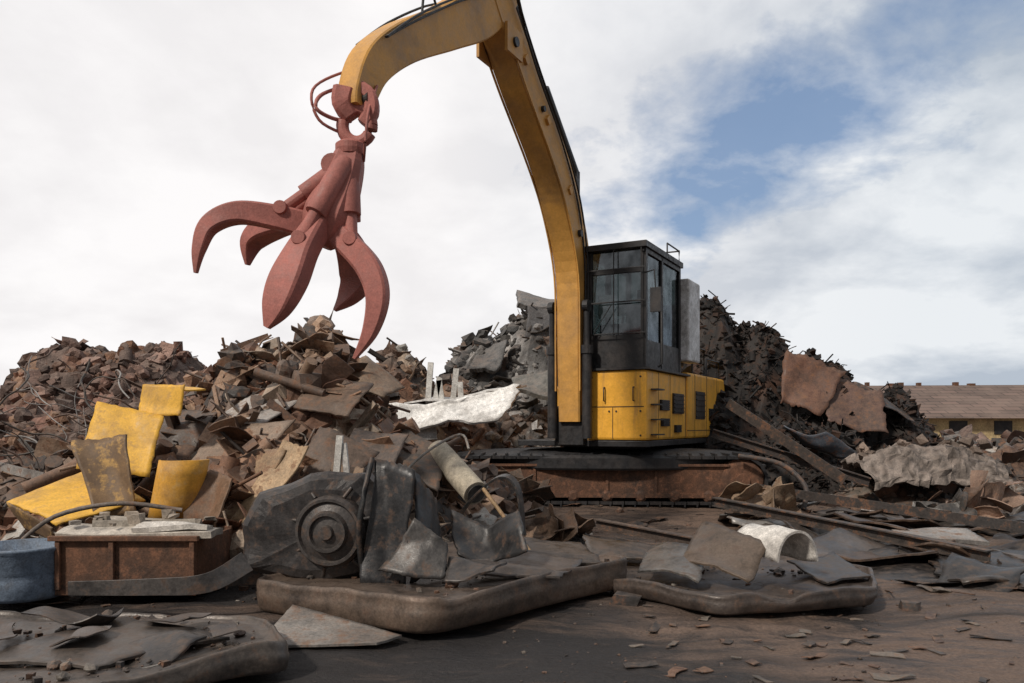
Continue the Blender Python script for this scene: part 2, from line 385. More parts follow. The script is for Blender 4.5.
mb=MB(); box(mb,-4.55,.05,-.95,1.13,1.08,1.17,W0); box(mb,-.0,.16,-.26,.2,1.1,1.55,W0); mb.obj('deck_frame',M_BLK,ex,None,.01)
mb=MB()
box(mb,-2.0,.06,.20,1.14,1.175,2.20,W0)
box(mb,-4.6,-2.02,-.95,1.16,1.175,2.28,W0)
box(mb,-2.0,-1.2,-.92,.18,1.175,2.05,W0)
mb.obj('body_panels',M_YEL,ex,None,.04)
mb=MB()
lathe(mb,T(-4.55,.1,0),[(0,1.2),(1.0,1.2),(1.05,1.25),(1.05,2.2),(1.0,2.26),(0,2.26)],W0,40,True); mb.obj('counterweight',M_YEL,ex,None)
mb=MB()
for (a,b,z0,z1) in [(-.95,-.55,1.62,1.78),(-3.1,-2.5,1.50,1.98),(-1.75,-1.20,1.58,1.90),(-3.9,-3.4,1.5,1.7),(-4.5,-4.05,1.55,2.0),(-.95,-.60,1.38,1.50),(-1.6,-1.3,1.28,1.40)]:
    box(mb,a,b,1.14,1.172,z0,z1,W0)
    for k in range(5):
        z=z0+(z1-z0)*(k+.5)/5; box(mb,a+.01,b-.01,1.172,1.186,z-.008,z+.008,W0)
for a in(-.5,-1.08,-1.95): box(mb,a-.006,a+.006,1.13,1.1435,1.2,2.18,W0)
for a in(-2.45,-3.25,-4.0): box(mb,a-.006,a+.006,1.13,1.1635,1.2,2.26,W0)
box(mb,.05,.065,.25,1.1,1.66,1.672,W0); box(mb,.05,.063,.62,.63,1.2,1.655,W0)
box(mb,-4.6,-2.03,1.15,1.1635,1.30,1.312,W0)
for a in(.5,.95): tube(mb,[(.06,a,1.75),(.10,a,1.75),(.10,a,1.95),(.06,a,1.95)],.01,W0,6)
for a,z in((.3,1.25),(.3,1.6),(.3,2.1),(1.05,1.25),(1.05,1.6),(1.05,2.1),(.57,1.6),(.68,1.6)): lathe(mb,T(.058,a,z)@RY(90),[(.014,0),(.014,.012),(0,.012)],W0,8)
box(mb,-2.05,.10,.17,1.2,2.203,2.235,W0)
for k in range(4):
    z=1.25+.22*k; box(mb,-.42,-.12,1.145,1.26,z,z+.02,W0)
mb.obj('vents_and_steps',M_BLK,ex,None)
mb=MB()
for (pts) in [[(-2.5,1.1,2.28),(-2.5,1.1,2.75),(-3.3,1.1,2.75),(-3.3,1.1,2.28)],[(-3.45,1.1,2.27),(-3.45,1.1,2.6),(-4.4,1.1,2.6),(-4.4,1.1,2.27)],[(-.3,1.2,2.25),(-.3,1.25,2.3),(-.3,1.25,3.3),(-.3,1.18,3.35)]]:
    tube(mb,pts,.018,W0,8)
tube(mb,[(-2.7,.4,2.2),(-2.7,.4,2.9),(-2.74,.4,3.05)],.06,W0,12)
lathe(mb,T(-3.3,.2,2.28),[(.16,0),(.16,.3),(.2,.32),(.2,.4),(.05,.45),(0,.45)],W0,20)
mb.obj('deck_rails_and_exhaust',M_BLK,ex,None)
# cab
mb=MB(); U0,U1,V0,V1,Z0,Z1=-1.75,0.02,.20,1.12,2.24,4.02
p=.075
for u in(U0,U1-p):
    for v in(V0,V1-p): box(mb,u,u+p,v,v+p,Z0,Z1-.06,W0)
box(mb,-.80,-.80+p,V1-p,V1,Z0,Z1-.06,W0); box(mb,-.80,-.80+p,V0,V0+p,Z0,Z1-.06,W0)
box(mb,U1-p+.01,U1-.01,V0+p,V1-p,Z0,Z0+.48,W0)
box(mb,U1-p+.01,U1-.005,V0+p,V1-p,3.62,3.68,W0)
box(mb,U0,U1,V1-.05,V1-.012,Z0,Z0+.40,W0); box(mb,U0,U1,V0+.012,V0+.05,Z0,Z0+.30,W0)
box(mb,U0,U0+.04,V0+p,V1-p,Z0,Z0+.7,W0)
box(mb,U0-.04,U1+.08,V0-.03,V1+.03,Z1-.058,Z1+.03,W0)
box(mb,U0+.25,U1-.25,V0+.12,V1-.12,Z1+.031,Z1+.09,W0)
box(mb,U0,U1,V0,V1,Z0-.03,Z0-.002,W0)
for v in(V0-.0,V1):
    box(mb,U0+p,U1-p,v-.03 if v>1 else v,v if v>1 else v+.03,Z1-.13,Z1-.062,W0)
for k in range(3): box(mb,U1+.055,U1+.07,V0+.02+k*.42,V0+.035+k*.42,Z0+.45,Z1-.06,W0)
for z in(2.72,3.18,3.66): box(mb,U1+.071,U1+.082,V0+.0,V1,z,z+.02,W0)
for z in(2.72,3.9): 
    for v in(V0+.02,V1-.035): box(mb,U1,U1+.055,v,v+.015,z,z+.02,W0)
tube(mb,[(U0+.1,V1,Z1),(U0+.1,V1,Z1+.2),(U0+.75,V1,Z1+.2),(U0+.75,V1,Z1)],.014,W0,6)
tube(mb,[(U0+.1,V0,Z1),(U0+.1,V0,Z1+.2),(U0+.1,V1,Z1+.2)],.014,W0,6)
tube(mb,[(U1,V1,3.6),(U1+.12,V1+.16,3.6),(U1+.12,V1+.18,3.3)],.012,W0,6)
box(mb,U1+.10,U1+.13,V1+.10,V1+.26,3.0,3.35,W0)
tube(mb,[(U1+.09,.35,2.75),(U1+.09,.62,3.15)],.008,W0,5)
mb.obj('cab_frame',M_BLK,ex,None,.006)
mb=MB()
box(mb,U1-.04,U1-.03,V0+p,V1-p,Z0+.48,Z1-.06,W0)
box(mb,-.72,U1-p,V1-.035,V1-.028,Z0+.40,Z1-.13,W0); box(mb,U0+p,-.80,V1-.035,V1-.028,Z0+.40,Z1-.13,W0)
box(mb,-.72,U1-p,V0+.028,V0+.035,Z0+.30,Z1-.13,W0); box(mb,U0+p,-.80,V0+.028,V0+.035,Z0+.30,Z1-.13,W0)
box(mb,U0+.015,U0+.022,V0+p,V1-p,Z0+.7,Z1-.06,W0)
mb.obj('cab_windows',M_GLS,ex)
mb=MB(); S=(.05,.05,.055)
box(mb,-1.25,-.75,.42,.92,2.55,2.72,S); box(mb,-1.38,-1.22,.42,.92,2.72,3.35,S); box(mb,-1.37,-1.25,.54,.80,3.38,3.58,S)
box(mb,-1.2,-.6,.32,.40,2.8,2.95,S); box(mb,-1.2,-.6,.94,1.02,2.8,2.95,S); box(mb,-.3,-.12,.35,.8,2.5,2.9,S)
tube(mb,[(-.35,.60,2.75),(-.45,.60,3.05)],.02,S,6)
box(mb,-.16,-.13,.32,.56,3.0,3.34,(.85,.87,.9)); box(mb,-.16,-.13,.62,.76,3.02,3.22,(.8,.82,.84)); box(mb,-1.70,-1.66,.40,.95,2.95,3.25,(.45,.47,.48))
mb.obj('cab_interior',M_WHT,ex,None,.02)
mb=MB(); c=(.70,.71,.72)
box(mb,-2.5,-1.80,1.0,1.24,2.45,3.80,c); box(mb,-2.45,-1.86,.35,.98,2.4,3.4,(.05,.05,.05)); mb.obj('rear_locker',M_WHT,ex,None,.03)
# boom
mb=MB()
sweep(mb,[(.05,0,1.45,.34,.36),(.06,0,2.4,.36,.42),(.07,0,3.7,.38,.52),(.50,0,4.6,.38,.58),(1.04,0,5.22,.36,.56),(1.8,0,5.86,.35,.54),(2.45,0,6.48,.34,.50),(2.75,0,6.80,.34,.46)],(0,1,0),W0,6,.06)
for v in(-.20,.20):
    box(mb,2.15,2.55,v-.02,v+.02,5.95,6.3,W0,T(0,0,0))
sweep(mb,[(2.15,0,7.05,.30,.42),(2.5,0,6.72,.32,.60),(3.0,0,6.22,.31,.58),(3.7,0,5.73,.29,.46),(4.45,0,5.26,.27,.40),(4.92,0,4.86,.26,.36),(5.12,0,4.50,.25,.30),(5.16,0,4.34,.24,.24)],(0,1,0),W0,6,.06)
for v in(-.195,.195):
    sweep(mb,[(.27,v,1.9,.02,.03),(.275,v,2.6,.02,.03),(.32,v,3.6,.02,.03),(.70,v,4.42,.02,.03),(1.2,v,5.0,.02,.03),(1.95,v,5.66,.02,.03),(2.3,v,6.0,.02,.03)],(0,1,0),W0,5,.05)
for u,z in((.62,4.75),(1.35,5.5),(2.0,6.05)):
    box(mb,-.05,.05,-.215,.215,-.05,.05,W0,T(u,0,z)@RY(-42))
mb.obj('boom_and_stick',M_BOOM,ex,None,.008)
mb=MB()
def pin(u,z,r,hw): lathe(mb,T(u,-hw,z)@RX(-90),[(0,0),(r,0),(r,2*hw),(0,2*hw)],W0,20)
pin(.05,1.6,.09,.25); pin(2.35,6.12,.06,.25); pin(2.5,6.75,.09,.24); pin(5.14,4.42,.07,.18); pin(.3,4.2,.05,.24); pin(1.5,5.6,.04,.22)
for v in(-.28,.28):
    tube(mb,[(.20,v,1.2),(.20,v,2.5)],.075,W0,14); lathe(mb,T(.2,v,2.45),[(.0,0),(.095,0),(.095,.12),(0,.12)],W0,14)
    tube(mb,[(.20,v,2.5),(.22,v,3.15)],.045,W0,12); lathe(mb,T(.22,v-.04,3.15)@RX(-90),[(0,0),(.09,0),(.09,.08),(0,.08)],W0,16)
tube(mb,[(.02,0,5.15),(1.1,0,6.05)],.085,W0,14); box(mb,.0,.12,-.08,.08,4.85,5.2,W0); tube(mb,[(1.1,0,6.05),(2.15,0,6.95)],.045,W0,12)
for v,o in((.21,0),(.235,.05),(-.21,0),(-.23,.06)):
    tube(mb,cat([(.2,v,2.2),(.1-o,v,3.4),(.18-o,v,4.1),(.45-o,v,4.75),(1.0-o,v,5.4),(1.7-o,v,6.0),(2.2,v,6.55),(2.5,v,7.0),(3.0,v*.9,6.45),(3.7,v*.85,5.98+o),(4.4,v*.8,5.48+o),(4.9,v*.8,5.1)],5),.014,W0,6)
tube(mb,cat([(3.9,.1,5.78),(4.0,.1,5.95),(4.15,.1,5.9),(4.2,.1,5.62)],5),.015,W0,6)
mb.obj('pins_cylinders_hoses',M_BLK,ex)
mb=MB()
tube(mb,cat([(4.95,-.14,4.75),(5.15,-.16,4.60),(5.42,-.18,4.42),(5.50,-.16,4.27),(5.35,-.1,4.22),(5.15,-.05,4.25)],6),.018,W0,6)
tube(mb,cat([(4.95,-.10,4.8),(5.2,-.12,4.70),(5.48,-.22,4.46),(5.42,-.2,4.20),(5.2,-.05,4.10)],6),.014,W0,6)
tube(mb,cat([(5.0,.14,4.6),(5.2,.2,4.3),(5.25,.2,4.0),(5.15,.1,3.85)],6),.014,W0,6)
mb.obj('grapple_hoses',M_CLAW,ex)
# grapple
mb=MB(); G=Vector((-1.69,7.4,3.35))
def gp(x,y,z): return (G.x+x,G.y+y,G.z+z)
def tine(pts,side):
    sweep(mb,[gp(*p[:3])+(p[3],p[4]) for p in pts],side,W0,8,.12)
tine([(-.12,0,-.12,.16,.24),(-.45,-.08,-.05,.16,.22),(-.80,-.15,-.02,.15,.19),(-1.04,-.2,-.14,.13,.16),(-1.13,-.22,-.36,.09,.11),(-1.16,-.22,-.58,.04,.03)],(.2,1,0))
tine([(-.10,.12,-.10,.16,.2),(-.40,.25,.0,.18,.20),(-.70,.42,-.02,.26,.20),(-.89,.5,-.14,.22,.14),(-.94,.52,-.36,.05,.03)],(.5,.9,0))
tine([(-.05,-.12,-.08,.18,.22),(-.17,-.30,-.38,.24,.22),(-.27,-.42,-.68,.32,.20),(-.36,-.46,-.92,.26,.14),(-.45,-.45,-1.10,.06,.04)],(.9,-.4,-.3))
tine([(.06,.15,-.1,.16,.2),(.13,.36,-.26,.26,.22),(.15,.48,-.50,.32,.18),(.06,.50,-.68,.22,.12),(-.06,.46,-.82,.04,.03)],(.9,-.5,0))
tine([(.0,-.02,-.12,.18,.22),(.22,-.10,-.32,.20,.22),(.40,-.16,-.54,.20,.22),(.475,-.2,-.80,.17,.19),(.41,-.2,-1.10,.12,.13),(.26,-.18,-1.35,.04,.03)],(.15,1,0))
sweep(mb,[gp(.20,0,.66)+(.16,.18),gp(.17,0,.50)+(.26,.28),gp(.10,0,.25)+(.34,.34),gp(.0,0,-.0)+(.44,.42),gp(-.06,0,-.18)+(.34,.36),gp(-.1,0,-.28)+(.2,.2)],(0,1,0),W0,5,.2)
for e,rd in(((-.42,-.08,.03),.085),((-.42,.25,.08),.07),((-.19,-.32,-.30),.10),((.14,.34,-.22),.085),((.22,-.12,-.26),.10)):
    a=Vector(gp(.17,e[1]*.25,.48)); b=Vector(gp(*e)); m=a.lerp(b,.68)
    tube(mb,[a,a.lerp(b,.1),m,m],rd,W0,14,True,[rd*.8,rd*1.05,rd,rd*.7]); tube(mb,[m,b],rd*.62,W0,12)
    lathe(mb,Matrix.Translation(b)@RX(90),[(0,-.10),(.06,-.10),(.065,-.08),(.065,.08),(.06,.10),(0,.10)],W0,16)
lathe(mb,Matrix.Translation(gp(.19,0,.60)),[(0,-.05),(.13,-.05),(.14,0),(.14,.05),(.10,.08),(0,.08)],W0,20)
for s in(-.09,.09): lathe(mb,Matrix.Translation(gp(.04,s,.44))@RX(90),[(0,-.03),(.10,-.03),(.10,.03),(0,.03)],W0,16)
rc=Vector(gp(.25,0,.83))
ring=[rc+Vector((math.cos(2*math.pi*k/24)*.135,0,math.sin(2*math.pi*k/24)*.155)) for k in range(25)]
tube(mb,ring,.06,W0,10)
sweep(mb,[gp(.20,0,.90)+(.14,.14),gp(.13,0,1.02)+(.22,.20),gp(.15,0,1.16)+(.22,.22)],(0,1,0),W0,4,.2)
sweep(mb,[gp(.31,0,.84)+(.12,.12),gp(.38,0,.95)+(.14,.14),gp(.37,0,1.10)+(.14,.13),gp(.26,0,1.18)+(.14,.14)],(0,1,0),W0,4,.2)
mb.obj('grapple_claw',M_CLAW,ex,INV,.012)

# ------------------------------------------------------------------ crushed pieces
mb=MB(); Y=(.78,.44,.06); B=(.15,.095,.055)
M_YSC=surf('scraped_yellow',None,(.25,.15,.07),1.8,.48,.68,.7,(.45,.75),0,.06,30,(.45,.27,.09),var=.5)
quad(mb,(-3.86,8.2,1.48),(-3.40,8.15,1.50),(-3.36,8.2,1.80),(-3.84,8.3,1.82),Y,.02); quad(mb,(-3.84,8.3,1.82),(-3.36,8.2,1.80),(-3.3,8.6,1.82),(-3.8,8.7,1.84),Y,.02)
quad(mb,(-4.30,7.85,1.0),(-3.60,7.85,.92),(-3.56,8.10,1.52),(-4.25,8.2,1.62),Y,.05)
quad(mb,(-4.54,7.2,.74),(-3.98,6.95,.54),(-3.36,7.3,.72),(-4.10,7.7,1.04),Y,.05)
quad(mb,(-4.54,7.18,.72),(-4.0,6.93,.52),(-3.98,6.97,.38),(-4.4,7.2,.46),B,.03)
quad(mb,(-4.10,7.40,1.24),(-3.56,7.35,1.30),(-3.40,7.15,.62),(-3.74,7.1,.58),B,.05,bulge=.05)
def hc(u,v):
    a=math.pi*(u*1.0+.05); return Vector((-3.12-.22*math.cos(a)+.1*v,7.35-.22*math.sin(a),.56+.52*v))
grid_plate(mb,hc,12,4,(.60,.30,.04),.015,True)
mb.obj('crushed_yellow_bucket',M_YSC)
def single(name,quads,mat=M_SCRAP):
    mb=MB()
    for q in quads: quad(mb,*q[:4],q[4],**(q[5] if len(q)>5 else {}))
    return mb.obj(name,mat)
for a,b,c_,d_,col in [((-3.3,8.6,1.42),(-2.65,8.5,1.40),(-2.35,9.1,1.78),(-3.0,9.2,1.80),(.50,.47,.44)),
 ((-3.35,8.3,1.0),(-2.65,8.1,.98),(-2.3,8.4,1.42),(-3.2,8.6,1.40),(.28,.21,.16)),
 ((-3.0,7.5,.55),(-2.5,7.3,.50),(-2.15,7.6,1.18),(-2.5,7.8,1.20),(.36,.24,.14)),
 ((-2.6,7.4,.5),(-2.3,7.3,.45),(-1.95,7.5,1.20),(-2.2,7.7,1.25),(.46,.32,.19)),
 ((-2.4,8.8,1.6),(-1.75,8.6,1.45),(-1.6,9.1,1.85),(-2.2,9.3,2.0),(.16,.11,.08)),
 ((-1.75,8.1,.85),(-1.25,7.9,.8),(-1.1,8.5,1.25),(-1.7,8.6,1.35),(.10,.08,.07)),
 ((-4.1,8.7,1.3),(-3.4,8.6,1.2),(-3.3,9.0,1.6),(-4.0,9.2,1.7),(.12,.10,.09)),
 ((-1.9,7.4,.35),(-1.5,7.3,.3),(-1.4,7.6,.95),(-1.75,7.8,1.0),(.22,.15,.10)),
 ((-2.15,7.7,.9),(-1.65,7.5,.8),(-1.4,7.9,1.25),(-2.0,8.1,1.45),(.12,.085,.065)),
 ((-3.0,7.2,.50),(-2.65,7.05,.42),(-2.5,7.3,.85),(-2.9,7.5,.98),(.17,.10,.06)),
 ((-1.35,8.3,1.0),(-.75,8.0,.75),(-.6,8.5,1.05),(-1.2,8.8,1.35),(.075,.06,.05)),
 ((-5.6,8.3,.55),(-5.0,8.1,.5),(-4.9,8.5,.95),(-5.5,8.7,1.0),(.14,.10,.08)),
 ((-2.0,9.4,2.0),(-1.5,9.2,1.8),(-1.3,9.6,2.0),(-1.8,9.8,2.3),(.28,.20,.14))]:
    single('sheet_metal_plate',[(a,b,c_,d_,col,dict(crumple=.07,lip=.05 if col[0]<.2 else 0))])
mb=MB()
box(mb,-.03,.03,-.03,.03,0,.45,(.62,.60,.56),T(-1.68,7.6,.85)@RY(5)); box(mb,-.025,.025,-.03,.03,0,.38,(.55,.53,.5),T(-1.57,7.62,.85)@RY(-6)); mb.obj('white_post',M_WHT)
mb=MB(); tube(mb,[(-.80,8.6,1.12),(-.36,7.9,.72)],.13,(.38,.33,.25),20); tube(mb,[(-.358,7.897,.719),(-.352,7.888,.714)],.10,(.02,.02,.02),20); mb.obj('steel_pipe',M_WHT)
mb=MB(); tube(mb,[(-4.9,8.0,.75),(-4.2,8.5,1.15)],.07,(.20,.12,.08),16); tube(mb,[(-2.9,9.0,2.0),(-2.1,8.9,1.75)],.05,(.12,.08,.06),14); mb.obj('steel_pipe',M_SCRAP)
mb=MB(); sweep(mb,[(-.55,7.2,.45,.16,.02),(-.35,7.0,.75,.16,.02),(-.10,6.95,.95,.16,.02),(.05,6.9,.85,.16,.02),(.10,6.85,.45,.14,.02)],(.2,1,.1),(.02,.02,.02),6,.1); mb.obj('bent_steel_strap',M_DKM)
mb=MB()
tube(mb,[(-.25,6.9,.85),(.2,6.6,.28)],.018,(.42,.28,.15),8); tube(mb,cat([(-1.3,8.0,.7),(-.9,8.1,1.1),(-.55,8.4,1.3),(-.45,8.3,1.15)],5),.014,(.35,.33,.3),6)
tube(mb,[(-1.5,8.4,.8),(-.55,8.6,1.25)],.03,(.12,.08,.06),8)
mb.obj('bent_rod',M_SCRAP)

# gearbox housing (crushed) with round hub
mb=MB(); D=(.05,.045,.044)
def lump(mb,poly,y0,y1,col,shr=.8,cr=.04,smooth=True):
    rings=[(y0-.02,.70),(y0,.88),(y0+.04,.96),(y0+.08,1.0),(y0+.25,.99),((y0+y1)/2,1.0),(y1-.15,.95),(y1,shr)]
    cx=sum(p[0] for p in poly)/len(poly); cz=sum(p[1] for p in poly)/len(poly)
    dense=[]
    for i,p in enumerate(poly):
        q=poly[(i+1)%len(poly)]
        for k in range(6):
            t=k/6; dense.append((p[0]+(q[0]-p[0])*t,p[1]+(q[1]-p[1])*t))
    n=len(dense); vs=[];fs=[]
    for y,s in rings:
        for x,z in dense:
            v=Vector((cx+(x-cx)*s,y,cz+(z-cz)*s)); vs.append(v+noise.noise_vector(v*3.0)*cr+noise.noise_vector(v*8)*cr*.15)
    m=len(rings)
    for r in range(m-1):
        for k in range(n):
            a=r*n+k;b=r*n+(k+1)%n; fs.append((a,b,b+n,a+n))
    vs.append(Vector((cx,rings[0][0]-.01,cz))); c0=len(vs)-1; vs.append(Vector((cx,y1,cz))); c1=len(vs)-1
    for k in range(n): fs.append((c0,(k+1)%n,k)); fs.append((c1,(m-1)*n+k,(m-1)*n+(k+1)%n))
    mb.add(vs,fs,[jit(col,.08) for _ in vs],False)
lump(mb,[(-2.12,.25),(-2.13,.62),(-1.98,.85),(-1.60,1.0),(-1.15,1.0),(-.95,.75),(-.95,.3),(-1.2,.18),(-1.7,.16)],6.2,6.9,D,.8,.05)
HM=T(-1.40,6.15,.58)@RX(90)@RY(-6)
lathe(mb,HM,[(.0,.13),(.05,.13),(.06,.10),(.12,.09),(.13,.12),(.15,.12),(.165,.07),(.22,.05),(.235,.075),(.255,.075),(.275,.03),(.285,-.1)],(.075,.066,.062),40,False)
for k in range(7):
    a=R(20+k*48); c0,s0=math.cos(a),math.sin(a)
    tube(mb,[HM@Vector((.28*c0,.28*s0,.0)),HM@Vector((.42*c0,.36*s0,-.03))],.018,(.05,.045,.043),6)
mb.obj('crushed_gearbox',M_DKM)
mb=MB()
quad(mb,(-1.12,6.05,.22),(-.78,5.98,.20),(-.74,6.12,1.02),(-1.06,6.2,1.10),(.035,.035,.037),.10,bulge=.05)
quad(mb,(-.78,5.98,.20),(-.50,6.25,.22),(-.56,6.4,.80),(-.74,6.12,1.02),(.028,.028,.03),.10)
quad(mb,(-1.06,6.2,1.10),(-.74,6.12,1.02),(-.62,6.7,.92),(-1.0,6.8,1.0),(.05,.048,.048),.08)
tube(mb,cat([(-1.13,6.02,.3),(-1.15,5.97,.6),(-1.11,6.0,.9),(-1.08,6.15,1.14)],4),.022,(.03,.03,.03),8)
quad(mb,(-.98,5.93,.31),(-.52,5.88,.28),(-.50,6.0,.52),(-.72,6.02,.70),(.09,.084,.08),.07)
mb.obj('torn_cover_plate',M_DKM)

def tray(corners,z,th,col,rad=.35,rim=.05,sag=.05,tilt=(0,0),cr=.025,chips=60):
    P=[Vector((c[0],c[1])) for c in corners]; out=[]
    n=len(P)
    for i in range(n):
        a,b,c=P[i-1],P[i],P[(i+1)%n]
        d1=(a-b).normalized(); d2=(c-b).normalized()
        r=min(rad,(a-b).length*.4,(c-b).length*.4)
        s=b+d1*r;e=b+d2*r
        for k in range(9):
            t=k/8; out.append((s*(1-t)**2+b*2*t*(1-t)+e*t*t))
        e2=c+(b-c).normalized()*min(rad,(b-c).length*.4)
        for k in range(1,20): out.append(e.lerp(e2,k/20))
    cx=sum(p.x for p in P)/n; cy=sum(p.y for p in P)/n
    N=len(out); rings=[(.97,0),(.99,th*.05),(1.0,th*.15),(1.003,th*.4),(1.008,th*.6),(1.003,th*.64),(1.005,th*.85),(1.0,th*.96),(.992,th),(.975,th),(.968,th-rim*.4),(.958,th-rim)]+[(.955-.085*k,th-rim-sag*k/10) for k in range(1,11)]
    vs=[];fs=[];cs=[]
    for ri,(s,h) in enumerate(rings):
        for p in out:
            x=cx+(p.x-cx)*s;y=cy+(p.y-cy)*s
            v=Vector((x,y,z+h+(x-cx)*tilt[0]+(y-cy)*tilt[1])); k=1 if h>th*.3 else .3
            v+=(noise.noise_vector(v*1.6+Vector((z*9,0,0)))*cr+noise.noise_vector(v*5)*cr*.3)*k
            if h>th*.7 and s>.95: v.z-=.05*max(0,noise.noise(v*2.5)-.25)*2.5
            vs.append(v); cs.append(jit(col,.08))
    for r in range(len(rings)-1):
        for k in range(N):
            a=r*N+k;b=r*N+(k+1)%N; fs.append((a,b,b+N,a+N))
    fs.append(tuple((len(rings)-1)*N+k for k in range(N)))
    mb=MB(); mb.add(vs,fs,cs,True)
    for q in range(chips):
        k=random.choice(out); s=rr(.05,.93)**.7*.93; x=cx+(k.x-cx)*s; y=cy+(k.y-cy)*s
        zz_=z+th-rim-sag*(1-s)+(x-cx)*tilt[0]+(y-cy)*tilt[1]; ss=.008+.045*random.random()**3
        (rock if random.random()<.3 else chunk)(deb,T(x,y,zz_+ss*.2)@RZ(rr(0,360)),ss*1.3,jit(random.choice(MIXP),.3))
    return mb
t=tray([(-1.98,6.0),(-.55,5.15),(1.02,6.65),(-.25,8.0)],.03,.25,(.14,.10,.075),.18,.035,.05,tilt=(0.02,.0),cr=.03,chips=130)
quad(t,(-.35,6.0,.30),(.35,5.9,.29),(.55,6.4,.33),(-.2,6.6,.36),(.12,.10,.09),.07,lip=.03)
quad(t,(-.42,6.3,.32),(.15,6.15,.30),(.1,6.4,.58),(-.5,6.6,.60),(.035,.035,.036),.14)
quad(t,(.1,6.5,.32),(.75,6.4,.32),(.6,7.1,.36),(-.1,7.2,.38),(.08,.065,.055),.06,lip=.03)
quad(t,(-.5,5.75,.29),(-.15,5.65,.29),(-.05,5.9,.38),(-.45,6.0,.40),(.10,.09,.085),.08)
t.obj('crushed_car_bonnet',M_DKM)
t=tray([(.80,6.5),(1.5,5.72),(2.75,6.05),(3.1,6.9),(2.5,8.0),(1.1,8.2)],.02,.15,(.085,.066,.056),.12,.05,.04,cr=.05,chips=130)
quad(t,(1.38,6.6,.20),(1.82,6.1,.16),(2.08,6.4,.34),(1.70,7.0,.46),(.13,.095,.07),.06,bulge=.08)
quad(t,(1.02,6.5,.18),(1.42,6.1,.18),(1.68,6.8,.33),(1.25,7.2,.32),(.16,.15,.14),.05,bulge=.05)
quad(t,(.7,7.3,.22),(1.7,7.0,.22),(1.6,7.5,.36),(.7,7.9,.38),(.08,.065,.055),.06)
quad(t,(2.5,6.25,.16),(2.95,6.45,.18),(2.85,7.1,.26),(2.4,6.9,.20),(.06,.052,.048),.08)
t.obj('crushed_car_roof',M_DKM)
mb=MB()
def arc(u,v):
    a=math.pi*(.10+.84*u); return Vector((2.17-.23*math.cos(a),6.30+.55*v,.24+.32*math.sin(a)))+noise.noise_vector(Vector((u*2,v*2,3)))*.035
grid_plate(mb,lambda u,v:(RZ(24)@(arc(u,v)-Vector((2.2,6.5,0)))+Vector((2.2,6.5,0))),18,8,(.60,.57,.53),.02,True); mb.obj('half_pipe_casing',M_WHT)
t=tray([(-3.3,3.7),(-2.3,3.75),(-1.24,4.45),(-1.55,5.1),(-2.4,5.4),(-3.6,5.2)],.02,.15,(.10,.082,.07),.10,.03,.05,tilt=(.0,.0),cr=.06,chips=240)
quad(t,(-2.9,4.3,.18),(-2.2,4.2,.16),(-1.7,4.8,.17),(-2.5,5.1,.20),(.10,.085,.075),.05,lip=.02)
quad(t,(-2.3,4.25,.18),(-1.85,4.3,.17),(-1.75,4.55,.20),(-2.2,4.6,.22),(.06,.052,.048),.07)
for (x,y,s) in ((-2.7,4.9,.30),(-2.1,4.95,.22),(-3.0,4.6,.26),(-1.7,4.7,.15),(-2.45,4.55,.18)):
    sheet(t,T(x,y,.20)@RZ(rr(0,360))@RX(rr(-10,10)),s*1.6,s,jit((.10,.08,.07),.4),.16,rr(0,.6),12,8,.008)
sweep(t,[(-3.2,5.75,.22,.02,.10),(-2.6,5.7,.24,.02,.12),(-2.2,5.75,.26,.02,.14),(-1.98,5.95,.38,.02,.16)],(0,1,0),(.09,.08,.075),6,.1)
t.obj('crushed_car_door',M_DKM)
single('flat_board',[((-1.62,4.95,.03),(-.85,5.02,.02),(-.72,5.2,.03),(-1.55,5.65,.12),(.27,.25,.23),dict(crumple=.01,jag=.004))])
# rusty container with planks
mb=MB(); c=(.12,.06,.04)
box(mb,-3.62,-2.50,6.30,6.33,.05,.50,c); box(mb,-3.62,-3.59,6.335,7.1,.08,.50,c); box(mb,-2.53,-2.50,6.335,7.1,.08,.48,c); box(mb,-3.62,-2.5,7.1,7.13,.08,.5,c); box(mb,-3.58,-2.54,6.34,7.09,.08,.1,c)
for k in (0,2,5): box(mb,-3.6+k*.212,-3.56+k*.212,6.262,6.299,.1,.48,c)
box(mb,-3.65,-2.47,6.25,6.299,.485,.525,c); mb.obj('rusty_skip_container',M_RUST,None,None,.006)
mb=MB()
quad(mb,(-3.6,6.28,.53),(-2.38,6.3,.55),(-2.36,6.5,.56),(-3.58,6.52,.58),(.48,.43,.37),.02,.05,16,4); quad(mb,(-3.4,6.45,.60),(-2.6,6.55,.59),(-2.62,6.7,.60),(-3.4,6.7,.62),(.34,.30,.25),.02,.05)
quad(mb,(-3.0,6.30,.61),(-2.42,6.34,.60),(-2.42,6.46,.61),(-2.98,6.42,.62),(.56,.52,.47),.02,.04)
for k in range(14): chunk(mb,T(rr(-3.6,-2.5),rr(6.35,6.8),rr(.6,.66))@RZ(rr(0,360)),rr(.05,.16),jit((.3,.25,.2),.4))
mb.obj('timber_plank',M_WHT)
mb=MB(); M=T(-3.93,6.4,.0)
lathe(mb,M,[(0,.03),(.31,.03),(.33,.06),(.345,.2),(.34,.24),(.355,.26),(.35,.40),(.37,.42),(.37,.44),(.34,.44),(.33,.1),(0,.1)],(.15,.19,.25),30,True); mb.obj('steel_drum',M_WHT)
mb=MB()
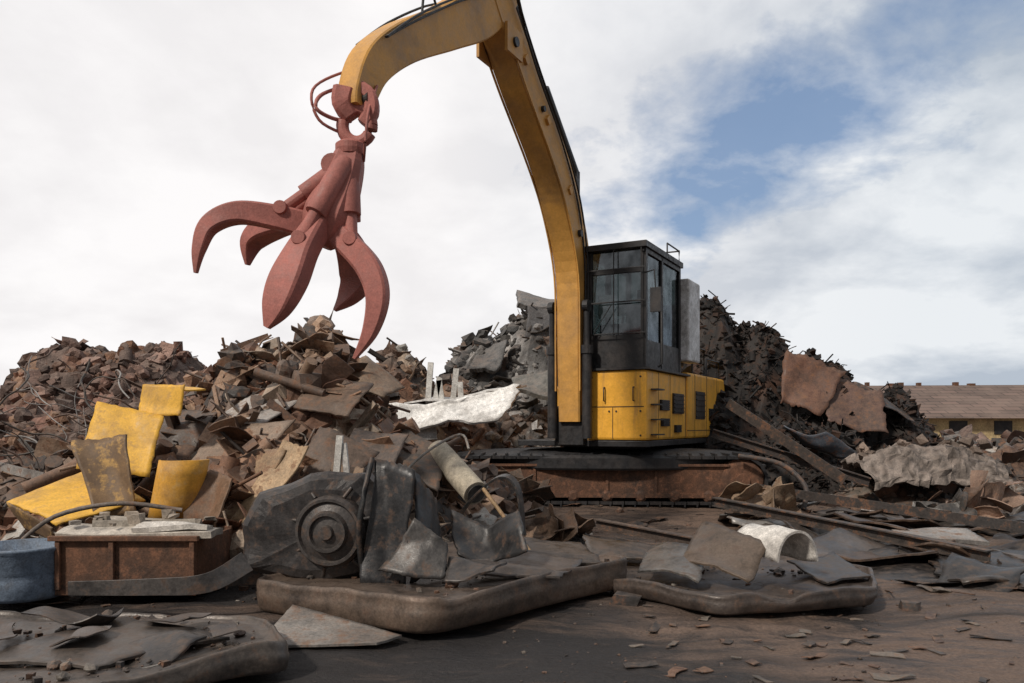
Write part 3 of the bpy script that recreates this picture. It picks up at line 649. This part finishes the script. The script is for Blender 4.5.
for k in range(70):
    x=rr(-6.6,-4.0); y=rr(8.4,10.5); z=rr(.8,1.9)-abs(y-10)*.2
    pts=[Vector((x,y,z))]
    d=Vector((rr(-1,1),rr(-.5,.5),rr(-.6,.8)))
    for q in range(6):
        pts.append(pts[-1]+d*.16); d=(d+Vector((rr(-.5,.5),rr(-.4,.4),rr(-.6,.4)))).normalized()
    tube(mb,cat([tuple(p) for p in pts],3),rr(.005,.013),jit(random.choice([(.3,.29,.28),(.06,.055,.05),(.14,.09,.07)]),.3),5)
mb.obj('tangled_wire',M_SCRAP)
mb=MB()
for k in range(30):
    x=rr(-3.6,-.6); y=rr(8.0,9.8); z=pA[1](x,y)
    pts=[Vector((x,y,z-.1))]; d=Vector((rr(-.9,.9),rr(-.6,.2),rr(.2,.6)))
    for q in range(6):
        pts.append(pts[-1]+d*.09); d=(d+Vector((rr(-.5,.5),rr(-.4,.4),rr(-.8,.2)))).normalized()
    tube(mb,cat([tuple(p) for p in pts],3),rr(.004,.012),jit(random.choice([(.2,.18,.16),(.05,.045,.04),(.14,.07,.05)]),.3),5)
mb.obj('tangled_wire',M_SCRAP)

# white mangled panel + posts behind
mb=MB(); Wc=(.80,.79,.77)
quad(mb,(-2.05,13.1,1.25),(-.2,12.9,1.45),(.15,13.0,2.0),(-2.0,13.2,1.70),Wc,.14,.04,20,9,jag=.03)
quad(mb,(-2.0,13.2,1.70),(.15,13.0,2.0),(.2,13.5,2.03),(-1.9,13.6,1.75),Wc,.08,.03,12,4)
quad(mb,(-2.1,12.9,1.10),(-1.2,12.8,1.2),(-1.3,12.9,1.6),(-2.1,13.0,1.45),(.6,.59,.57),.10,.03)
for x,z0,z1,a in((-1.42,1.6,2.45,4),(-1.16,1.7,2.15,-8),(-1.0,1.7,2.35,6),(-.85,1.7,2.12,-3),(-1.3,1.7,2.2,10)):
    box(mb,-.045,.045,0,.1,0,z1-z0,(.62,.61,.58),T(x,13.3,z0)@RY(a))
mb.obj('mangled_white_panel',M_WHT)
single('concrete_slab',[((.15,17.3,4.05),(1.1,17.3,3.95),(1.15,18,4.25),(.1,18,4.35),(.22,.22,.22),dict(t=.12,crumple=.05)),((.3,17.2,3.3),(1.05,17.1,3.3),(1.1,17.3,3.92),(.35,17.3,4.0),(.13,.13,.135),dict(t=.1,crumple=.06))],M_RUBBLE)
single('concrete_slab',[((-.9,16.6,2.6),(-.3,16.5,2.5),(-.1,17.0,3.1),(-.6,17.1,3.2),(.14,.14,.14),dict(t=.1,crumple=.12)),((-.1,15.6,1.9),(.9,15.5,1.9),(1.0,16,2.4),(0,16.1,2.4),(.18,.18,.17),dict(t=.08,crumple=.12))],M_RUBBLE)
single('rusty_steel_plate',[((5.15,15.3,1.85),(5.8,15.1,1.55),(6.5,15.4,2.45),(5.4,15.7,2.85),(.15,.075,.05),dict(crumple=.10,jag=.03))])
single('rusty_steel_plate',[((5.9,14.9,1.45),(6.9,14.7,1.25),(7.1,15.3,2.0),(6.2,15.6,2.3),(.13,.075,.058),dict(crumple=.10,jag=.03))])
single('rusty_steel_plate',[((6.6,15.2,2.0),(7.7,15.2,1.5),(7.8,15.8,1.7),(6.7,15.9,2.35),(.045,.04,.04),dict(crumple=.15))])
single('rusty_steel_plate',[((4.7,13.8,1.3),(5.3,13.5,1.2),(6.0,13.6,.75),(5.4,13.9,.85),(.08,.10,.13),dict(crumple=.15))])
mb=MB()
def hull(u,v):
    x=5.55+2.2*u; a=math.pi*(.05+.9*v)
    q=Vector((x,13.0-math.cos(a)*.75,.38+.80*math.sin(a)*(.45+.45*math.sin(math.pi*(.12+.8*u)))))
    c=noise.cell(q*2.2)
    return q+noise.noise_vector(q*2.2)*.10+noise.noise_vector(q*6)*.08+noise.noise_vector(q*15)*.04+Vector((0,0,(c-.5)*.05))
grid_plate(mb,hull,40,24,(.19,.16,.14),.03,False,None,.7); 
for k in range(50): chunk(mb,T(5.6+2.1*random.random(),12.6+.6*random.random(),rr(.75,1.15))@Euler((rr(-1,1),rr(-1,1),rr(0,6))).to_matrix().to_4x4(),rr(.06,.25),jit((.2,.15,.12),.5))
mb.obj('crushed_tank_shell',M_RUBBLE)
def crumple_obj(name,x,y,z,sx,sy,sz,col,n=5,mat=M_SCRAP):
    mb=MB()
    for k in range(n):
        M=T(x+rr(-.3,.3)*sx,y+rr(-.3,.3)*sy,z+sz*rr(.1,.6))@Euler((rr(-.9,.9),rr(-.9,.9),rr(0,6))).to_matrix().to_4x4()
        sheet(mb,M,sx*rr(.4,.8),sy*rr(.4,.8),jit(col,.25),.30,rr(0,1.5),12,9,.012)
    mb.obj(name,mat)
crumple_obj('crumpled_sheet',3.35,10.6,.15,.9,.7,.5,(.30,.21,.14),9)
crumple_obj('crumpled_sheet',6.3,10.6,.1,1.2,.8,.5,(.30,.20,.15),9)
crumple_obj('crumpled_sheet',5.5,10.2,.1,.9,.7,.3,(.06,.055,.05),6,M_DKM)
crumple_obj('crumpled_sheet',-.1,10.3,.25,1.0,.8,.5,(.10,.07,.05),8)
crumple_obj('crumpled_sheet',.45,9.6,.05,.8,.7,.35,(.14,.09,.06),7)
single('flat_board',[((3.4,9.9,.22),(4.15,9.8,.20),(4.2,10.2,.22),(3.5,10.3,.24),(.66,.64,.61),dict(crumple=.03))],M_WHT)
single('flat_board',[((4.1,8.35,.24),(4.95,8.25,.22),(5.0,8.75,.27),(4.2,8.8,.28),(.36,.34,.32),dict(crumple=.03,t=.04))])
mb=MB()
for k in range(72):
    y=6.9+5.2*random.random(); x=rr(.42,.98)*y*.66+rr(0,.6)
    if x<3.0 and y<8.4: x+=1.2
    if (x-1.5)**2/9+(y-13)**2/4<1: continue
    a=rr(0,6.28); s=rr(.20,.58); w_=s*rr(.5,1)
    zb=gh(x,y)+.03; e1=Vector((math.cos(a)*s,math.sin(a)*s,rr(-.06,.06))); e2=Vector((-math.sin(a)*w_,math.cos(a)*w_,rr(-.05,.14)))
    o_=Vector((x,y,zb+.05+rr(0,.08)))
    col=jit(random.choice([(.05,.045,.043),(.035,.033,.033),(.09,.075,.065),(.14,.12,.11),(.12,.075,.05),(.06,.05,.045)]),.25)
    if random.random()<.08: col=(.36,.34,.32)
    quad(mb,o_-e1-e2,o_+e1-e2*rr(.6,1),o_+e1*rr(.6,1)+e2,o_-e1+e2,col,.07,.02,10,8,2.2,0,.08,True,.025,.03 if random.random()<.5 else 0)
mb.obj('flattened_panels',M_DKM)
mb=MB()
def longbeam(a,b,s,c):
    a=Vector(a);b=Vector(b);d=b-a; M=Matrix.Translation((a+b)/2)@d.to_track_quat('X','Z').to_matrix().to_4x4(); beam(mb,M,d.length,s,c)
longbeam((2.7,10.6,.32),(4.5,7.5,.10),.12,(.05,.045,.042)); longbeam((3.5,11.2,.45),(5.8,8.4,.2),.12,(.045,.04,.038))
longbeam((3.6,13.3,1.7),(5.0,12.0,.5),.16,(.05,.04,.035)); longbeam((3.3,13.2,1.2),(5.5,12.3,.45),.14,(.035,.03,.03))
longbeam((.9,8.5,.3),(1.9,7.4,.22),.10,(.08,.06,.05)); longbeam((-6.4,9.2,1.0),(-4.9,8.4,.8),.10,(.3,.28,.26))
tube(mb,cat([(3.3,11.6,.95),(3.8,11.3,.85),(4.05,11.0,.55),(3.95,10.8,.25)],5),.035,(.05,.045,.045),10)
tube(mb,cat([(-4.3,6.9,.35),(-3.9,6.8,.62),(-3.4,6.9,.72),(-2.9,7.0,.65)],5),.02,(.2,.17,.15),8)
mb.obj('steel_beam',M_SCRAP)
deb.obj('scrap_debris',M_SCRAP)

# ------------------------------------------------------------------ far warehouse
wh=bpy.data.objects.new('warehouse',None); scene.collection.objects.link(wh); wh.location=(43,60,0); wh.rotation_euler=(0,0,R(4))
M_WALL=surf('cream_wall',(.50,.38,.20),(.25,.18,.12),.3,.45,.7,.6,(.8,.95),0,.1,6)
m=bpy.data.materials.new('roof_tiles'); nt=nodes(m); out=nt.nodes.new('ShaderNodeOutputMaterial'); p=nt.nodes.new('ShaderNodeBsdfPrincipled'); nt.links.new(p.outputs[0],out.inputs[0])
tc=nt.nodes.new('ShaderNodeTexCoord').outputs['Object']; br=nt.nodes.new('ShaderNodeTexBrick'); br.inputs['Scale'].default_value=1.0
br.inputs['Color1'].default_value=(.20,.135,.11,1);br.inputs['Color2'].default_value=(.12,.085,.07,1);br.inputs['Mortar'].default_value=(.06,.045,.04,1); br.inputs['Brick Width'].default_value=1.4; br.inputs['Row Height'].default_value=.6; br.inputs['Mortar Size'].default_value=.05
nt.links.new(tc,br.inputs['Vector']); nt.links.new(mix(nt,mr(nt,nz(nt,tc,.4,6),.4,.7,0,.7),br.outputs['Color'],(.22,.16,.13)),p.inputs['Base Color']); p.inputs['Roughness'].default_value=.9
mb=MB(); box(mb,-16,22,0,12,0,2.1,W0); mb.obj('walls',M_WALL,wh)
mb=MB(); mb.add([(-17,-.8,1.9),(23,-.8,1.9),(23,6,4.9),(-15,6,4.6),(-17,12.8,1.9),(23,12.8,1.9)],[(0,1,2,3),(3,2,5,4),(0,3,4),(1,5,2)],W0); mb.obj('roof',m,wh)
mb=MB()
for k in range(10): box(mb,-14+3.5*k,-12.6+3.5*k,-.06,-.003,.7,1.7,W0)
mb.obj('windows',M_BLK,wh)
mb=MB()
for k in range(12):
    x=-14.6+36*random.random(); box(mb,x,x+rr(.2,.7),5.9,6.3,4.55,4.72+rr(.05,.25),W0)
mb.obj('ridge_caps',M_RUST,wh)

# ------------------------------------------------------------------ world
w=bpy.data.worlds.new('World'); scene.world=w; w.use_nodes=True; nt=w.node_tree; nt.nodes.clear()
out=nt.nodes.new('ShaderNodeOutputWorld'); bg=nt.nodes.new('ShaderNodeBackground'); bg.inputs[1].default_value=.1; nt.links.new(bg.outputs[0],out.inputs[0])
sky=nt.nodes.new('ShaderNodeTexSky'); sky.sky_type='NISHITA'; sky.sun_disc=False; sky.sun_elevation=R(42); sky.sun_rotation=R(222)
tc=nt.nodes.new('ShaderNodeTexCoord').outputs['Generated']
sep=nt.nodes.new('ShaderNodeSeparateXYZ'); nt.links.new(tc,sep.inputs[0])
def math_(op,a,b=None,c=None):
    n=nt.nodes.new('ShaderNodeMath'); n.operation=op
    for i,v in enumerate((a,b,c)):
        if v is None: continue
        if isinstance(v,(int,float)): n.inputs[i].default_value=v
        else: nt.links.new(v,n.inputs[i])
    return n.outputs[0]
zz=math_('ADD',math_('MAXIMUM',sep.outputs[2],0.0),.35)
cv=nt.nodes.new('ShaderNodeCombineXYZ'); nt.links.new(math_('DIVIDE',sep.outputs[0],zz),cv.inputs[0]); nt.links.new(math_('DIVIDE',sep.outputs[1],zz),cv.inputs[1])
n1=nz(nt,cv.outputs[0],1.6,9,.5,.4); n2=nz(nt,cv.outputs[0],4.0,8,.55,.3); n3=nz(nt,cv.outputs[0],9.0,7,.6,.2)
dx=math_('MULTIPLY',math_('SUBTRACT',sep.outputs[0],.300),6.0); dz=math_('MULTIPLY',math_('SUBTRACT',math_('SUBTRACT',sep.outputs[2],.335),math_('MULTIPLY',math_('SUBTRACT',sep.outputs[0],.300),.30)),14.0)
dd=math_('SQRT',math_('ADD',math_('MULTIPLY',dx,dx),math_('MULTIPLY',dz,dz)))
front=math_('GREATER_THAN',sep.outputs[1],0)
gap=math_('MULTIPLY',mr(nt,math_('ADD',math_('ADD',dd,math_('MULTIPLY',math_('SUBTRACT',n2,.5),3.0)),math_('MULTIPLY',math_('SUBTRACT',n3,.5),1.6)),.45,1.5,1,0),front)
side=mr(nt,sep.outputs[0],-.10,.45,0,1)
shade=mr(nt,math_('ADD',math_('ADD',n1,math_('MULTIPLY',math_('SUBTRACT',n2,.5),.40)),math_('MULTIPLY',math_('SUBTRACT',n3,.5),.16)),.40,.60,0,1)
lite=mix(nt,side,(9.9,9.7,9.7),(8.3,8.6,8.9)); dark=mix(nt,side,(8.8,8.6,8.65),(4.7,5.3,6.1))
cl=mix(nt,shade,dark,lite)
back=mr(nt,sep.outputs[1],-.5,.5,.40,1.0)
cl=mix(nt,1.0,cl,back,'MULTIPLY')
skc=mix(nt,.55,sky.outputs[0],(2.2,3.4,5.6))
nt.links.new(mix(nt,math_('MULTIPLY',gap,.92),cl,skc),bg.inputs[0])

sun=bpy.data.lights.new('sun','SUN'); sun.energy=2.9; sun.angle=R(5); sun.color=(1,.92,.82)
so=bpy.data.objects.new('sun',sun); scene.collection.objects.link(so)
el=R(42);az=R(222); d=Vector((math.sin(az)*math.cos(el),math.cos(az)*math.cos(el),math.sin(el)))
so.rotation_euler=(-d).to_track_quat('-Z','Y').to_euler()

cam=bpy.data.cameras.new('camera'); co=bpy.data.objects.new('camera',cam); scene.collection.objects.link(co)
co.location=(0,0,1.4); co.rotation_euler=(R(90),0,0); cam.lens=28; cam.sensor_width=36; cam.shift_y=.0815; cam.clip_end=3000
scene.camera=co
scene.view_settings.view_transform='Standard'; scene.view_settings.look='None'; scene.view_settings.exposure=0
